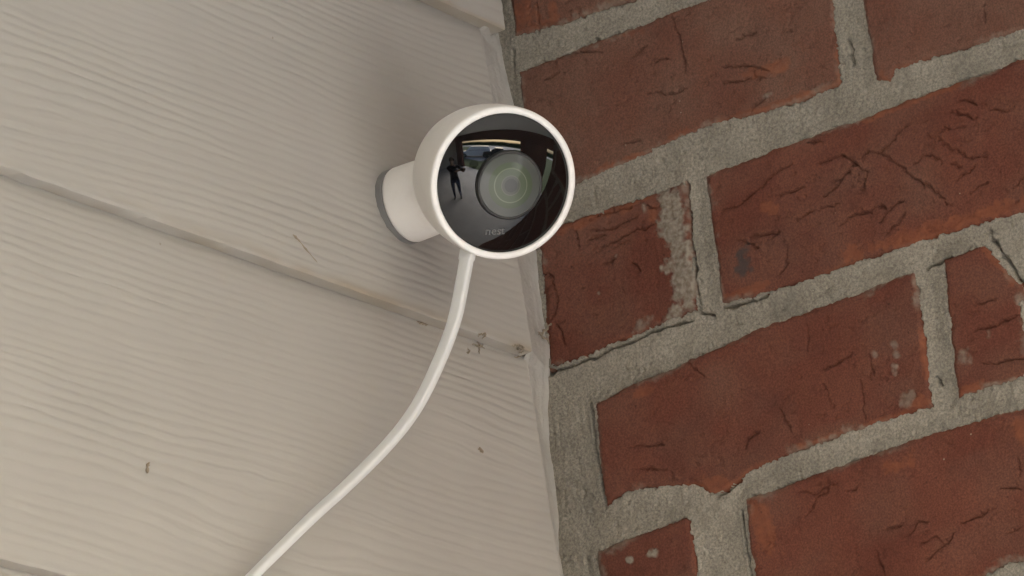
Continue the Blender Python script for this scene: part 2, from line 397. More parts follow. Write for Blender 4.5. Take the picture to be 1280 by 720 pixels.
def hero_brick(P, k):
    st = .5
    u0, z0 = P.min(0) - 1.2; u1, z1 = P.max(0) + 1.2
    us = np.arange(u0, u1 + st, st); zs = np.arange(z0, z1 + st, st)
    U, Z = np.meshgrid(us, zs, indexing='ij')
    s = poly_sdf(U, Z, P) + .9 * fbm(U / 7, Z / 7, 3, k) + .35 * fbm(U / 1.8, Z / 1.8, 2, k + 2)
    d = np.maximum(-s, 0)
    rs = np.random.RandomState(k + 3)
    h = rs.uniform(-.5, .5) + (U - U.mean()) * rs.uniform(-.003, .003) + (Z - Z.mean()) * rs.uniform(-.01, .01)
    h = h + .55 * fbm(U / 38, Z / 24, 3, k + 1) + .22 * fbm(U / 6, Z / 6, 4, k + 7) + .10 * fbm(U / 1.5, Z / 1.5, 2, k + 9)
    h = h - .5 * np.clip(fbm(U / 4.5, Z / 3.0, 3, k + 13) - .38, 0, 1) * 3.0            # pits
    rnd = np.clip(1 - d / (3.2 + 1.2 * fbm(U / 12, Z / 12, 2, k + 4)), 0, 1)
    h = h - 2.0 * rnd ** 2
    # drag marks from the kiln-side die: shallow, mostly vertical
    h = h + .10 * fbm(U / 1.6, Z / 30, 3, k + 21)
    # cracks, carved
    for i, c in enumerate(CR):
        if c[:, 0].max() < u0 - 2 or c[:, 0].min() > u1 + 2 or c[:, 1].max() < z0 - 2 or c[:, 1].min() > z1 + 2: continue
        Uw = U + 1.0 * fbm(U / 4.0, Z / 4.0, 2, i + 31) + .9 * fbm(U / 1.5, Z / 1.5, 2, i + 33); Zw = Z + 1.0 * fbm(U / 4.0, Z / 4.0, 2, i + 57) + .9 * fbm(U / 1.5, Z / 1.5, 2, i + 59)
        dd, T = seg_d(Uw, Zw, c)
        L = np.abs(np.diff(c, axis=0)).sum()
        wd = (.28 + .26 * vnoise(np.full(1, i * 1.7), np.full(1, 3.3))[0]) * (.35 + np.sin(np.pi * np.clip(T, .03, .97)) ** .6) * (.75 + .7 * vnoise(U / 4, Z / 4, i))
        inten = np.clip(1 - dd / wd, 0, 1)
        h = h - inten ** .7 * 1.8
    # random short hair cracks
    hc = np.abs(fbm(U / 16, Z / 7, 4, k + 41)); gate = np.clip(fbm(U / 20, Z / 13, 3, k + 47) * 4 - 1.4, 0, 1)
    h = h - 1.0 * gate * np.clip(1 - hc / .026, 0, 1)
    hc = np.abs(fbm(U / 9, Z / 15, 4, k + 141)); gate = np.clip(fbm(U / 17, Z / 15, 3, k + 147) * 4 - 1.3, 0, 1)
    h = h - 1.0 * gate * np.clip(1 - hc / .026, 0, 1)
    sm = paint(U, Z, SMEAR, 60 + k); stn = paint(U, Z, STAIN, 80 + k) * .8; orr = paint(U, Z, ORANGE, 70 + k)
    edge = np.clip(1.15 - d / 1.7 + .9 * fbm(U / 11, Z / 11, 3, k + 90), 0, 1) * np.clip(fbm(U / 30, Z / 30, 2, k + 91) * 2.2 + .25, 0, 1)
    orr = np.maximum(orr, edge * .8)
    pw = np.clip(1.3 - d / (2.4 + 2.0 * fbm(U / 15, Z / 15, 2, k + 97)) + 1.1 * fbm(U / 3, Z / 3, 3, k + 98), 0, 1) * np.clip(fbm(U / 24, Z / 24, 2, k + 99) * 2.5 + .3, 0, 1)
    sm = np.maximum(sm, .55 * pw)
    h = h + sm * (.35 + .3 * fbm(U / 2, Z / 2, 3, k + 93))
    h = np.where(s > 0, -2.2 - s * 10, h)
    h = np.maximum(h, -11)
    V = np.stack([-h, -U, Z], -1).reshape(-1, 3) / 1000
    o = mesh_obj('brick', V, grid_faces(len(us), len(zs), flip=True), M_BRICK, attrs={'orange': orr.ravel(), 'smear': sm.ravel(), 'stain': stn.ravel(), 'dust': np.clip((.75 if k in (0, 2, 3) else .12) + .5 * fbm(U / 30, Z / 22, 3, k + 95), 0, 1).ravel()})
    at_parent(o, pier); return o
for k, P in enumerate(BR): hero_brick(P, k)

# mortar bed of the traced area
GAPS = [[(683,466),(740,446),(800,420),(862,399)], [(857,226),(861,280),(868,350),(874,390),(890,392)], [(737,505),(743,560),(749,600),(756,632)],
        [(1241,300),(1255,322),(1270,343),(1284,360)], [(668,2),(672,40)], [(895,620),(925,600)], [(1170,470),(1175,480)], [(744,48),(760,58)],
        [(640,62),(641,80)], [(1236,286),(1240,300)], [(905,383),(935,376),(958,369)], [(1155,335),(1185,322)], [(925,640),(932,690),(938,720)], [(1060,50),(1064,80)]]
st = .55
us = np.arange(-9, PIER_L - 2, st); zs = np.arange(ROW[5][0] - 12, ROW[1][1] + 6, st)
U, Z = np.meshgrid(us, zs, indexing='ij')
s = np.full(U.shape, 50.0)
for P in BR:
    m_ = (U > P[:, 0].min() - 30) & (U < P[:, 0].max() + 30) & (Z > P[:, 1].min() - 30) & (Z < P[:, 1].max() + 30)
    s[m_] = np.minimum(s[m_], poly_sdf(U[m_], Z[m_], P))
sr = s + .5 + 1.5 * fbm(U / 6, Z / 6, 3, 101) + 1.7 * fbm(U / 1.8, Z / 1.8, 3, 103)
hm = -.7 - 1.1 * np.clip(sr / 6, 0, 1) + .45 * fbm(U / 14, Z / 9, 3, 105) + .22 * fbm(U / 2.2, Z / 2.2, 3, 107) + .15 * fbm(U / 1.1, Z / 1.1, 2, 109)
hm = hm + .5 * np.clip(fbm(U / 9, Z / 18, 3, 121) + .5, 0, 1) * fbm(U / 1.7, Z / 22, 4, 119) * np.clip((30 - U) / 10, 0, 1) * (Z < -60)      # trowel streaks beside the corner
hm = hm - .9 * np.clip(fbm(U / 3.2, Z / 3.2, 3, 111) - .42, 0, 1) * 3
hm = np.where(sr < 0, hm + sr * 1.6, hm)
for i, g in enumerate(GAPS):
    Pg = wall_uz(g)
    Uw = U + 1.2 * fbm(U / 4, Z / 4, 3, i + 131); Zw = Z + 1.2 * fbm(U / 4, Z / 4, 3, i + 157)
    dd, T = seg_d(Uw, Zw, Pg)
    wd = .9 * (.6 + .8 * vnoise(U / 6, Z / 6, i + 3))
    if i == 0: wd = wd + 1.3 * np.clip(1 - T / .06, 0, 1)
    hm = hm - 4.5 * np.clip(1 - dd / wd, 0, 1) ** .7
hm = np.where(U < 0, np.minimum(hm, -1.5), hm)
sm = np.clip(fbm(U / 10, Z / 30, 3, 171) * 2.5 - .9, 0, 1) * .35
mort = mesh_obj('mortar', np.stack([-hm, -U, Z], -1).reshape(-1, 3) / 1000, grid_faces(len(us), len(zs), flip=True), M_MORTAR, attrs={'smear': sm.ravel()})
at_parent(mort, pier)
# plain bed and bricks above and below the frame
ZT, ZB = ROW[1][1] + 6.5, ROW[5][0] - 12.5
for za, zb in ((FLOOR * 1000, ZB), (ZT, 718)):
    at_parent(bm_obj('mortar', box_bm(.0035, .33, -.332, -.001, za / 1000, zb / 1000), M_MORTAR), pier)
at_parent(bm_obj('core', box_bm(.014, .33, -.331, -.001, ZB / 1000 + .001, ZT / 1000 - .001), M_MORTAR), pier)
def plain_brick_mesh(L, seed):
    rs = np.random.RandomState(seed)
    b = box_bm(0, .09, -L / 2, L / 2, -.0325, .0325, .003)
    for v in b.verts: v.co += Vector(rs.uniform(-.0008, .0008, 3))
    me = bpy.data.meshes.new('brick'); b.to_mesh(me); b.free(); me.materials.append(M_BRICK); return me
protos = {L: [plain_brick_mesh(L / 1000, i + int(L)) for i in range(2)] for L in (190, 90, 131, 31)}
for r in range(-9, 29):
    if 1 <= r <= 5: continue
    z0, z1 = ROW[r]
    if z1 > 718 or z0 < FLOOR * 1000: continue
    lay = ((99, 190), (268.5, 131)) if r % 2 == 0 else ((49, 90), (199, 190), (319, 31))
    for uc, L in lay:
        o = bpy.data.objects.new('brick', random.choice(protos[L])); COL.objects.link(o)
        o.location = (random.uniform(-.0004, .0008), -uc / 1000, (z0 + z1) / 2000); at_parent(o, pier)

# ------------------------------------------------------------------ lap siding
siding = empty('siding_wall', (-1.0, 0, FLOOR))
tag(siding, 'greige wood grain lap siding wall on the left', 'wall')
LAP0, EXP = 121.9, 164.4
def lap_board(k):
    zb = LAP0 + k * EXP
    hero = -3 <= k <= 0
    xe = {0: -17.5, -1: -27.0}.get(k, -21.0)
    if hero: xs = np.concatenate([np.arange(-480, xe, 1.6), [xe]])
    else: xs = np.arange(-480, xe + 1, 18.0)
    xs = np.concatenate([np.linspace(-6150, -500, 70), xs])
    zs = np.arange(0, EXP + 14, .75 if hero else 6.0)
    X, Zl = np.meshgrid(xs, zs, indexing='ij')
    Zw = Zl + zb
    sd_ = k * 5 + 200
    W = 17 * fbm(X / 480, Zw / 130, 3, sd_) + 4.5 * fbm(X / 200, Zw / 48, 2, sd_ + 11) + 2.6 * fbm(X / 110, Zw / 30, 3, sd_ + 1) + .8 * fbm(X / 22, Zw / 7, 2, sd_ + 2)
    ph = (Zl + W) / 4.4 
    g = np.abs(np.sin(np.pi * ph)) ** .6
    amp = .66 * np.clip(.62 + .8 * fbm(X / 140, Zw / 34, 3, sd_ + 3), .28, 1.1)
    amp = amp * np.clip((Zl - 3) / 12 + .25, .25, 1)
    h = amp * g + .25 * fbm(X / 240, Zw / 60, 2, sd_ + 4)
    ph2 = (Zl * 1.0 + 1.1 * W) / 1.7
    h = h + .16 * np.clip(.5 + fbm(X / 90, Zw / 12, 2, sd_ + 12), 0, 1) * np.abs(np.sin(np.pi * ph2)) + .05 * fbm(X / 9, Zw / 1.6, 3, sd_ + 8)
    y = -(16 - 8 * Zl / EXP) - h + .3
    # rounded lower arris and worn edge
    a = np.clip(1 - Zl / .8, 0, 1); y = y + .5 * a ** 2
    Zp = Zw + np.where(Zl < .1, .35 * fbm(X / 12, X * 0 + k, 3, sd_ + 6), 0)
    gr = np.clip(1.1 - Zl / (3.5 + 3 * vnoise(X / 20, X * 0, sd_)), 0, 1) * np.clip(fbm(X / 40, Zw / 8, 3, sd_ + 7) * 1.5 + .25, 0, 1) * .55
    V = np.stack([X, y, Zp], -1)
    nu, nv = X.shape
    V = V.reshape(-1, 3); Fc = grid_faces(nu, nv)
    # underside and buried back, plus the end near the corner
    und = np.stack([xs, np.full(nu, -8.65), V.reshape(nu, nv, 3)[:, 0, 2] + .1], -1)
    bck = np.stack([xs, np.full(nu, -.5), np.full(nu, zb + EXP + 13)], -1)
    n0 = nu * nv; i = np.arange(nu - 1)
    f2 = np.stack([n0 + i, n0 + i + 1, (i + 1) * nv, i * nv], 1)
    f3 = np.stack([n0 + nu + i, n0 + nu + i + 1, n0 + i + 1, n0 + i], 1)
    ee = (nu - 1) * nv; j = np.arange(0, nv - 1)
    endv = V[ee:ee + nv].copy(); endv[:, 1] = -.6
    n1 = n0 + 2 * nu
    f4 = np.stack([ee + j, ee + j + 1, n1 + j + 1, n1 + j], 1)[:, ::-1]
    V = np.vstack([V, und, bck, endv]); Fc = np.vstack([Fc, f2, f3, f4])
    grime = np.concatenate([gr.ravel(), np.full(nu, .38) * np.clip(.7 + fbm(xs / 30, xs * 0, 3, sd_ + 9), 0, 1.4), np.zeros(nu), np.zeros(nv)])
    o = mesh_obj('lap_board', V / 1000, Fc, M_SIDING, attrs={'grime': grime})
    md = o.modifiers.new('edge', 'EDGE_SPLIT'); md.split_angle = math.radians(50)
    at_parent(o, siding)
for k in range(-13, 4): lap_board(k)
at_parent(bm_obj('sheathing', box_bm(-6.15, -.004, -.0004, .12, FLOOR, .718), M_SIDING), siding)

# caulk bead in the inside corner
zs = np.arange(-420, 300, 1.2); ts = np.linspace(0, 1, 26)
Zc, T = np.meshgrid(zs, ts, indexing='ij')
rel = np.mod(Zc - LAP0, EXP) / EXP
yface = -(16 - 8 * rel)
x0 = np.where(Zc < LAP0 - EXP - .5, -22.6, -28.6) + 1.2 * fbm(Zc / 30, Zc * 0, 3, 301) ; y0 = yface - .2
x1 = -.4; y1 = np.interp(Zc, [-150, -60, -30, 60, 130], [1.2, -2, -6.5, -5.5, 1.0]) + 1.4 * fbm(Zc / 18, Zc * 0 + 4, 3, 303)
bow = np.sin(np.pi * T)
ridge = .4 * fbm(Zc / 40, T * 7, 3, 305) + .2 * fbm(Zc / 5, T * 9, 3, 307)
X = x0 * (1 - T) + x1 * T + bow * 1.2; Y = y0 * (1 - T) + y1 * T + bow * 1.0 - ridge * (.25 + bow)
lip = np.clip(1 - T / .12, 0, 1); Y = Y + 2.0 * lip ** 2; lip2 = np.clip((T - .88) / .12, 0, 1); X = X + 2.5 * lip2 ** 2
ca = mesh_obj('caulk_bead', np.stack([X, Y, Zc], -1).reshape(-1, 3) / 1000, grid_faces(len(zs), len(ts), flip=False), M_CAULK)
at_parent(ca, siding)

# ------------------------------------------------------------------ security camera
M_WHITE = simple('white_plastic', (.80, .775, .735), (.82, .795, .755), 30, .42, .03, .0005, .5)
M_RIM = simple('lit_white_rim', (.88, .87, .85), (.90, .89, .87), 30, .35, .02, .0005, .5)  # lit copy of the body plastic: light on the front face put into colour
M_RUB = simple('grey_rubber', (.16, .155, .15), (.19, .185, .18), 80, .7, .1, .0005)
M_GLASS = material('black_cover_glass', (.004, .004, .0045), .02, .62)
M_BEZ = material('lens_bezel_black', (.012, .012, .012), .35, .5)
M_LOGO = material('grey_print', (.15, .15, .15), .5)
for _m in (M_WHITE, M_RIM):
    _n = NT(_m); _c = _n.b.inputs['Base Color'].links[0].from_socket
    _d = _n.ramp(_n.noise(120, 6, .7), [(.52, (0, 0, 0)), (.8, (1, 1, 1))])
    _n.color(_n.mix(_n.math('MULTIPLY', _d, .22), _c, (.50, .45, .37)))
def lens_mat(name, c, r): return material(name, c, r, .4, 0, .25)
base_c = on_y(500, 259, -13.6)
dq = ray(597.5, 218)
Q = CAM + dq * (base_c[0] - CAM[0]) / dq[0]
AX = .344 * RT - .139 * UP - math.sqrt(1 - .344 ** 2 - .139 ** 2) * FW
FRONT = Q + 33 * AX
dev = empty('security_camera', tuple(base_c / 1000))
tag(dev, 'round white security camera with black glass face mounted on the siding', 'camera')
def dpart(o): return at_parent(o, dev)
back = -AX
KS = .93
body = dpart(lathe('body', [(1.6, 32.9), (.7, 33.0), (.7, 35.2), (1.2, 35.9), (2.4, 36.1), (8, 36.05), (16, 35.6), (24, 34.8), (31, 33.6), (38, 31.8), (44, 29.4), (50, 26.0), (55, 22.2), (59, 18), (62.5, 13), (65, 7.5), (66.2, 3), (66.4, .01)], FRONT, back, M_WHITE, n=160, k=KS))
rim = dpart(lathe('rim', [(2.2, 32.6), (.3, 32.7), (-.15, 33.0), (-.35, 33.5), (-.4, 34.6), (-.25, 35.3), (.3, 35.85), (1.1, 35.98), (1.6, 35.7)], FRONT, back, M_RIM, n=160, k=KS))
RG, AP = 65.0 * KS, 32.8 * KS
SAG = RG - math.sqrt(RG ** 2 - AP ** 2)
gc = FRONT + AX * (SAG - .9 - RG)                      # centre of the glass sphere
prof = []
for k in range(40):
    t = math.asin(AP / RG) * (1 - k / 39.0); prof.append((RG * math.cos(t), max(RG * math.sin(t), .001)))
dpart(lathe('cover_glass', prof, gc, AX, M_GLASS, n=160))
# lens assembly standing a little proud of the glass
APX = gc + AX * RG
lens = dpart(lathe('lens', [(-3.0, 15.4), (.2, 15.3), (.9, 14.9), (1.0, 14.3), (.5, 13.9)], APX, AX, M_BEZ, n=96, k=KS * 1.06))
rings = [('outer_ring', (.050, .054, .049), 14.0, 10.2, .55, 1.25), ('middle_ring', (.040, .055, .028), 10.2, 7.8, 1.25, 1.55), ('bright_ring', (.11, .125, .085), 7.8, 7.3, 1.55, 1.62),
         ('inner_ring', (.042, .058, .030), 7.3, 4.5, 1.62, 1.85), ('inner_bright_ring', (.075, .082, .062), 4.5, 4.1, 1.85, 1.88), ('inner_field', (.044, .048, .039), 4.1, 3.0, 1.88, 1.94), ('pupil', (.020, .022, .020), 3.0, .001, 1.94, 2.0)]
for nm, c, ra, rb, sa, sb in rings:
    pr = [(sa + (sb - sa) * t, ra + (rb - ra) * t) for t in np.linspace(0, 1, 5)]
    at_parent(lathe(nm, pr, APX, AX, lens_mat('lens_' + nm, tuple(1.2 * v for v in c), .35), n=96, k=KS * 1.06), dev)
# print on the lower glass
cu = bpy.data.curves.new('logo_text', 'FONT'); cu.body = 'nest'; cu.size = 5.6; cu.align_x = 'CENTER'; cu.align_y = 'CENTER'
to = bpy.data.objects.new('logo_tmp', cu); COL.objects.link(to)
bpy.context.view_layer.update()
me = bpy.data.meshes.new_from_object(to.evaluated_get(bpy.context.evaluated_depsgraph_get()))
bpy.data.objects.remove(to)
b = bmesh.new(); b.from_mesh(me)
bmesh.ops.subdivide_edges(b, edges=[e for e in b.edges if e.calc_length() > .6], cuts=2)
gx = RT - AX * (RT @ AX); gx /= np.linalg.norm(gx); gy = np.cross(AX, gx)
for v in b.verts:
    px, py = v.co.x * KS - 5.2, v.co.y * KS - 20.3
    q = gx * px + gy * py
    d = AX * math.sqrt(max(RG ** 2 - px * px - py * py, 1)) + q
    v.co = Vector((gc + d * (1 + .05 / RG)) / 1000)
logo = bm_obj('logo', b, M_LOGO); dpart(logo)
# wall mount
ND = np.array([0, -1.0, 0])
mt = dpart(lathe('mount', [(3.2, 16.2), (3.4, 17.2), (4.4, 17.5), (10, 17.4), (16, 17.2), (21, 16.9), (23.5, 16.3), (24.5, 15)], base_c, ND, M_WHITE, n=96, cap=True))
dpart(lathe('mount_gasket', [(-6, 17.5), (2.2, 17.5), (2.9, 17.2), (3.3, 16.0)], base_c, ND, M_RUB, n=96))

# ------------------------------------------------------------------ power cable
M_CABLE = simple('white_cable_jacket', (.68, .69, .69), (.72, .73, .73), 40, .45, .05, .0005, .4)
CP = [(590, 296, -57), (584.5, 318, -57), (578.5, 350, -55), (567.5, 402, -51), (547.5, 455, -45), (521, 508, -39), (488, 552, -34), (440, 601, -29), (392, 645, -25.5), (352, 684, -23.5), (318, 718, -22), (262, 776, -21), (190, 850, -20.5), (100, 950, -20.5)]
pts = np.array([on_y(a, b_, c) for a, b_, c in CP])
def catmull(P, n=14):
    P = np.vstack([2 * P[0] - P[1], P, 2 * P[-1] - P[-2]]); out = []
    for i in range(1, len(P) - 2):
        for t in np.linspace(0, 1, n, endpoint=False):
            a, b_, c, d = P[i - 1], P[i], P[i + 1], P[i + 2]
            out.append(.5 * (2 * b_ + (c - a) * t + (2 * a - 5 * b_ + 4 * c - d) * t * t + (3 * b_ - a - 3 * c + d) * t ** 3))
    out.append(P[-2]); return np.array(out)
path = catmull(pts)
def section(wd, th, rr, n=5):
    out = []
    for cx, cy, a0 in ((wd / 2 - rr, th / 2 - rr, 0), (-wd / 2 + rr, th / 2 - rr, 90), (-wd / 2 + rr, -th / 2 + rr, 180), (wd / 2 - rr, -th / 2 + rr, 270)):
        for k in range(n):
            a = math.radians(a0 + 90 * k / (n - 1)); out.append((cx + rr * math.cos(a), cy + rr * math.sin(a)))
    return out
V = []; nsec = len(section(7, 4, 1)); NP = len(path)
for i, P in enumerate(path):
    T = path[min(i + 1, NP - 1)] - path[max(i - 1, 0)]; T /= np.linalg.norm(T)
    out = np.array([-.83, -.50, -.25]); out = out - T * (out @ T); out /= np.linalg.norm(out)   # away from both walls
    side = np.cross(T, out)                                           # towards upper left
    if side[0] > 0: side = -side
    f = i / (NP - 1)
    ang = math.radians(28 + 22 * min(1, f / .75))
    nb = out * math.cos(ang) + side * math.sin(ang); wv = np.cross(T, nb)
    ws = 1.0 - .20 * min(1, f / .75) + (.16 if i < 18 else 0)
    for a, b_ in section(6.5 * ws, 3.9 * (1 - .1 * min(1, f / .75)), 1.25): V.append((P + wv * a + nb * b_) / 1000)
Fs = [(i * nsec + k, i * nsec + (k + 1) % nsec, (i + 1) * nsec + (k + 1) % nsec, (i + 1) * nsec + k) for i in range(NP - 1) for k in range(nsec)]
cab = mesh_obj('power_cable', V, Fs, M_CABLE)
tag(cab, 'flat white power cable hanging from the security camera down the siding', 'cable')

# ------------------------------------------------------------------ cobweb and dirt on the siding
M_WEB = material('dusty_web_thread', (.28, .23, .17), .9)
def strands(name, label, lines, rad, parent=None, cat='cobweb', jitter=.6, off=-.4):
    V = []; Fs = []; rs = np.random.RandomState(len(V) + int(lines[0][0][0]))
    for ln in lines:
        P = []
        for q in ln:
            y = q[2] if len(q) > 2 else None
            if y is None:
                A = on_y(q[0], q[1], -12); rel = ((A[2] - LAP0) % EXP) / EXP; y = -(16 - 8 * rel) + off
            P.append(on_y(q[0], q[1], y))
        P = catmull(np.array(P), 5); P = P + rs.uniform(-jitter, jitter, P.shape) * np.array([1, .2, 1])
        for i, c in enumerate(P):
            T = P[min(i + 1, len(P) - 1)] - P[max(i - 1, 0)]; T /= np.linalg.norm(T) + 1e-9
            a = np.cross(T, [0, 1, .1]); a /= np.linalg.norm(a) + 1e-9; b_ = np.cross(T, a)
            r = rad * rs.uniform(.5, 1.4) * (.35 + math.sin(math.pi * (i + .3) / len(P)))
            base = len(V)
            for k in range(5):
                t = k * 2 * math.pi / 5; V.append((c + (a * math.cos(t) + b_ * math.sin(t)) * r) / 1000)
            if i: Fs += [(base - 5 + k, base - 5 + (k + 1) % 5, base + (k + 1) % 5, base + k) for k in range(5)]
    o = mesh_obj(name, V, Fs, M_WEB); tag(o, label, cat, 'cobwebs and dirt on the siding'); return o
strands('cobweb', 'dark tangle of cobweb on the lap edge just right of the cable', [[(596, 428), (599, 434), (599, 442)], [(597, 420), (601, 418), (606, 417), (607, 421), (602, 423)], [(585, 436), (587, 440), (584, 441)], [(594, 424), (600, 431), (606, 436)], [(590, 430), (599, 433), (604, 430)]], .26)
strands('cobweb', 'small dark cobweb knot where the lap edge meets the brick corner', [[(641, 433), (647, 432), (654, 434), (652, 440), (646, 440)], [(643, 446), (650, 445), (657, 444)], [(640, 438), (648, 436), (655, 441)]], .3)
strands('twig', 'thin brown plant thread stuck to the board left of the camera mount', [[(366, 294), (372, 299), (382, 311), (397, 328)], [(366, 293), (370, 296), (376, 303)]], .26, cat='twig', jitter=.2)
strands('dirt_crumb', 'brown crumb of dirt on the lower board right of the cable', [[(597, 562), (601, 563), (604, 566)], [(599, 560), (603, 564)]], .4, cat='dirt')
strands('dirt_crumb', 'dark wisp of dirt caught under the lap edge left of the cable', [[(522, 402), (528, 404), (534, 406)], [(524, 401), (531, 404)]], .5, cat='dirt')
strands('dirt_crumb', 'two pale brown dirt specks low on the left board', [[(182, 588), (184, 583), (187, 577)], [(183, 590), (186, 586)]], .35, cat='dirt')
strands('cobweb', 'thin web strand on the brick edge beside the caulk below the camera', [[(674, 418, -14), (680, 414, -12), (690, 404, -10)], [(673, 415, -14), (678, 420, -13), (684, 424, -11)]], .5)

# ------------------------------------------------------------------ what the glass reflects: cars, shrub, photographer
M_TYRE = material('tyre_rubber', (.02, .02, .02), .8); M_HUB = material('alloy', (.5, .5, .5), .3, .5, 1)
M_WIN = material('car_window', (.015, .018, .02), .05); M_LAMP = material('headlight_lens', (.7, .7, .7), .1); M_TAIL = material('tail_lens', (.35, .01, .01), .15)
def car(name, label, loc, rz, paint_c, pickup=False):
    t = empty(name, loc, rz); tag(t, label, 'car')
    pm = material(name + '_paint', paint_c, .3, .5, 0, 1)
    L, H2 = (5.2, 1.75) if not pickup else (5.0, 1.55)
    hood = 1.0
    def loft(nm, prof, mat, hw, inset):
        n = len(prof); V = []
        for y, k in ((-hw, inset), (-hw * .86, 0), (hw * .86, 0), (hw, inset)):
            cx = sum(p_[0] for p_ in prof) / n; cz = sum(p_[1] for p_ in prof) / n
            for x, z in prof: V.append((cx + (x - cx) * (1 - k), y, cz + (z - cz) * (1 - k)))
        Fs = [tuple(range(n))[::-1], tuple(range(3 * n, 4 * n))]
        for s_ in range(3): Fs += [(s_ * n + k, s_ * n + (k + 1) % n, (s_ + 1) * n + (k + 1) % n, (s_ + 1) * n + k) for k in range(n)]
        o = mesh_obj(nm, V, Fs, mat, t, smooth=False); return o
    def arch(cx, r=.40): return [(cx - r * math.cos(a), .30 + r * math.sin(a)) for a in np.linspace(0, math.pi, 9)]
    wx = L / 2 - .95
    low = [(-L / 2, .42)] + arch(-wx) + arch(wx) + [(L / 2, .42), (L / 2, .75), (L / 2 - .12, .95), (L / 2 - hood * 1.25, 1.08), (-L / 2 + .05, 1.08), (-L / 2, .9)]
    low[1:1] = [(-wx - .41, .30)]; 
    bodyp = loft('body', low, pm, .95, .03)
    if pickup: cabp = [(-.55, 1.06), (-.45, H2), (.75, H2), (1.35, 1.06)]
    else: cabp = [(-L / 2 + .12, 1.06), (-L / 2 + .38, H2 - .04), (-1, H2), (.55, H2 - .02), (1.35, 1.06)]
    loft('cabin', cabp, pm, .84, .06)
    for sd_ in (-1, 1):
        segs = [(-.35, .35), (.42, .95)] if pickup else [(-2.0, -1.05), (-.95, -.02), (.05, .85)]
        for a, b_ in segs:
            dz = .12
            V = [(a, sd_ * .845, 1.12), (b_, sd_ * .845, 1.12), (b_ - .12 * (b_ > .5) * 2, sd_ * .80, H2 - dz), (a, sd_ * .80, H2 - dz)]
            V += [(x, y * .985, z) for x, y, z in V]
            mesh_obj('window', V, [(0, 1, 2, 3), (7, 6, 5, 4), (0, 4, 5, 1), (1, 5, 6, 2), (2, 6, 7, 3), (3, 7, 4, 0)], M_WIN, t, smooth=False)
        bm_obj('headlight', box_bm(L / 2 - .1, L / 2 + .012, sd_ * .72 - .17, sd_ * .72 + .17, .68, .84, .02), M_LAMP, t)
        bm_obj('tail_light', box_bm(-L / 2 - .012, -L / 2 + .1, sd_ * .80 - .09, sd_ * .80 + .09, .7, 1.0, .02), M_TAIL, t)
        for cx in (-wx, wx):
            wl = empty('wheel', (cx, sd_ * .80, .34)); wl.parent = t
            b1 = bmesh.new(); bmesh.ops.create_cone(b1, cap_ends=True, segments=28, radius1=.34, radius2=.34, depth=.22, matrix=Matrix.Rotation(math.pi / 2, 4, 'X'))
            bmesh.ops.bevel(b1, geom=[e for e in b1.edges if len(e.link_faces) == 2 and e.calc_face_angle(0) > 1], offset=.03, segments=2, affect='EDGES')
            bm_obj('tyre', b1, M_TYRE, wl)
            b1 = bmesh.new(); bmesh.ops.create_cone(b1, cap_ends=True, segments=24, radius1=.21, radius2=.17, depth=.05, matrix=Matrix.Translation((0, sd_ * .11, 0)) @ Matrix.Rotation(-sd_ * math.pi / 2, 4, 'X'))
            bm_obj('rim', b1, M_HUB, wl)
    wsx = (1.30, .82) if pickup else (1.30, .62)
    V = [(wsx[0], -.74, 1.13), (wsx[0], .74, 1.13), (wsx[1], .66, H2 - .09), (wsx[1], -.66, H2 - .09)]
    V = [(x + .05, y, z) for x, y, z in V] + [(x - .03, y, z) for x, y, z in V]
    mesh_obj('windshield', V, [(0, 1, 2, 3), (7, 6, 5, 4), (0, 4, 5, 1), (1, 5, 6, 2), (2, 6, 7, 3), (3, 7, 4, 0)], M_WIN, t, smooth=False)
    bm_obj('bumper', box_bm(L / 2 - .08, L / 2 + .06, -.9, .9, .36, .58, .03), M_BEZ, t)
    return t
car('parked_suv', 'white sport utility vehicle reflected in the glass above the lens', (-7.9, -8.2, G + .004), math.radians(148), (.86, .86, .86))
car('parked_pickup', 'dark pickup truck reflected in front of the white vehicle', (-4.1, -9.6, G + .004), math.radians(160), (.025, .025, .03), True)

def bush(name, label, c, rx, rz, n, seed):
    rs = np.random.RandomState(seed); V = []; Fs = []
    t = empty(name, c); tag(t, label, 'shrub')
    for i in range(n):
        d = rs.normal(size=3); d /= np.linalg.norm(d); q = d * rs.uniform(.5, 1) ** .4 * np.array([rx, rx, rz]) + np.array([0, 0, rz])
        if q[2] < .02: continue
        a = rs.normal(size=3); a /= np.linalg.norm(a); e = np.cross(a, d); e /= np.linalg.norm(e) + 1e-9
        k = len(V); l = .05
        V += [q, q + a * l * .5 + e * l * .25, q + a * l, q + a * l * .5 - e * l * .25]; Fs.append((k, k + 1, k + 2, k + 3))
    o = mesh_obj('foliage', V, Fs, M_HEDGE, t, smooth=False); o['kind'] = 'stuff'
    b1 = bmesh.new(); bmesh.ops.create_cone(b1, cap_ends=True, segments=8, radius1=.04, radius2=.02, depth=rz, matrix=Matrix.Translation((0, 0, rz / 2)))
    bm_obj('stem', b1, M_TYRE, t)
bush('shrub', 'low green shrub at the porch edge reflected left of the lens', (-4.5, -4.3, G), .45, .36, 1500, 5)

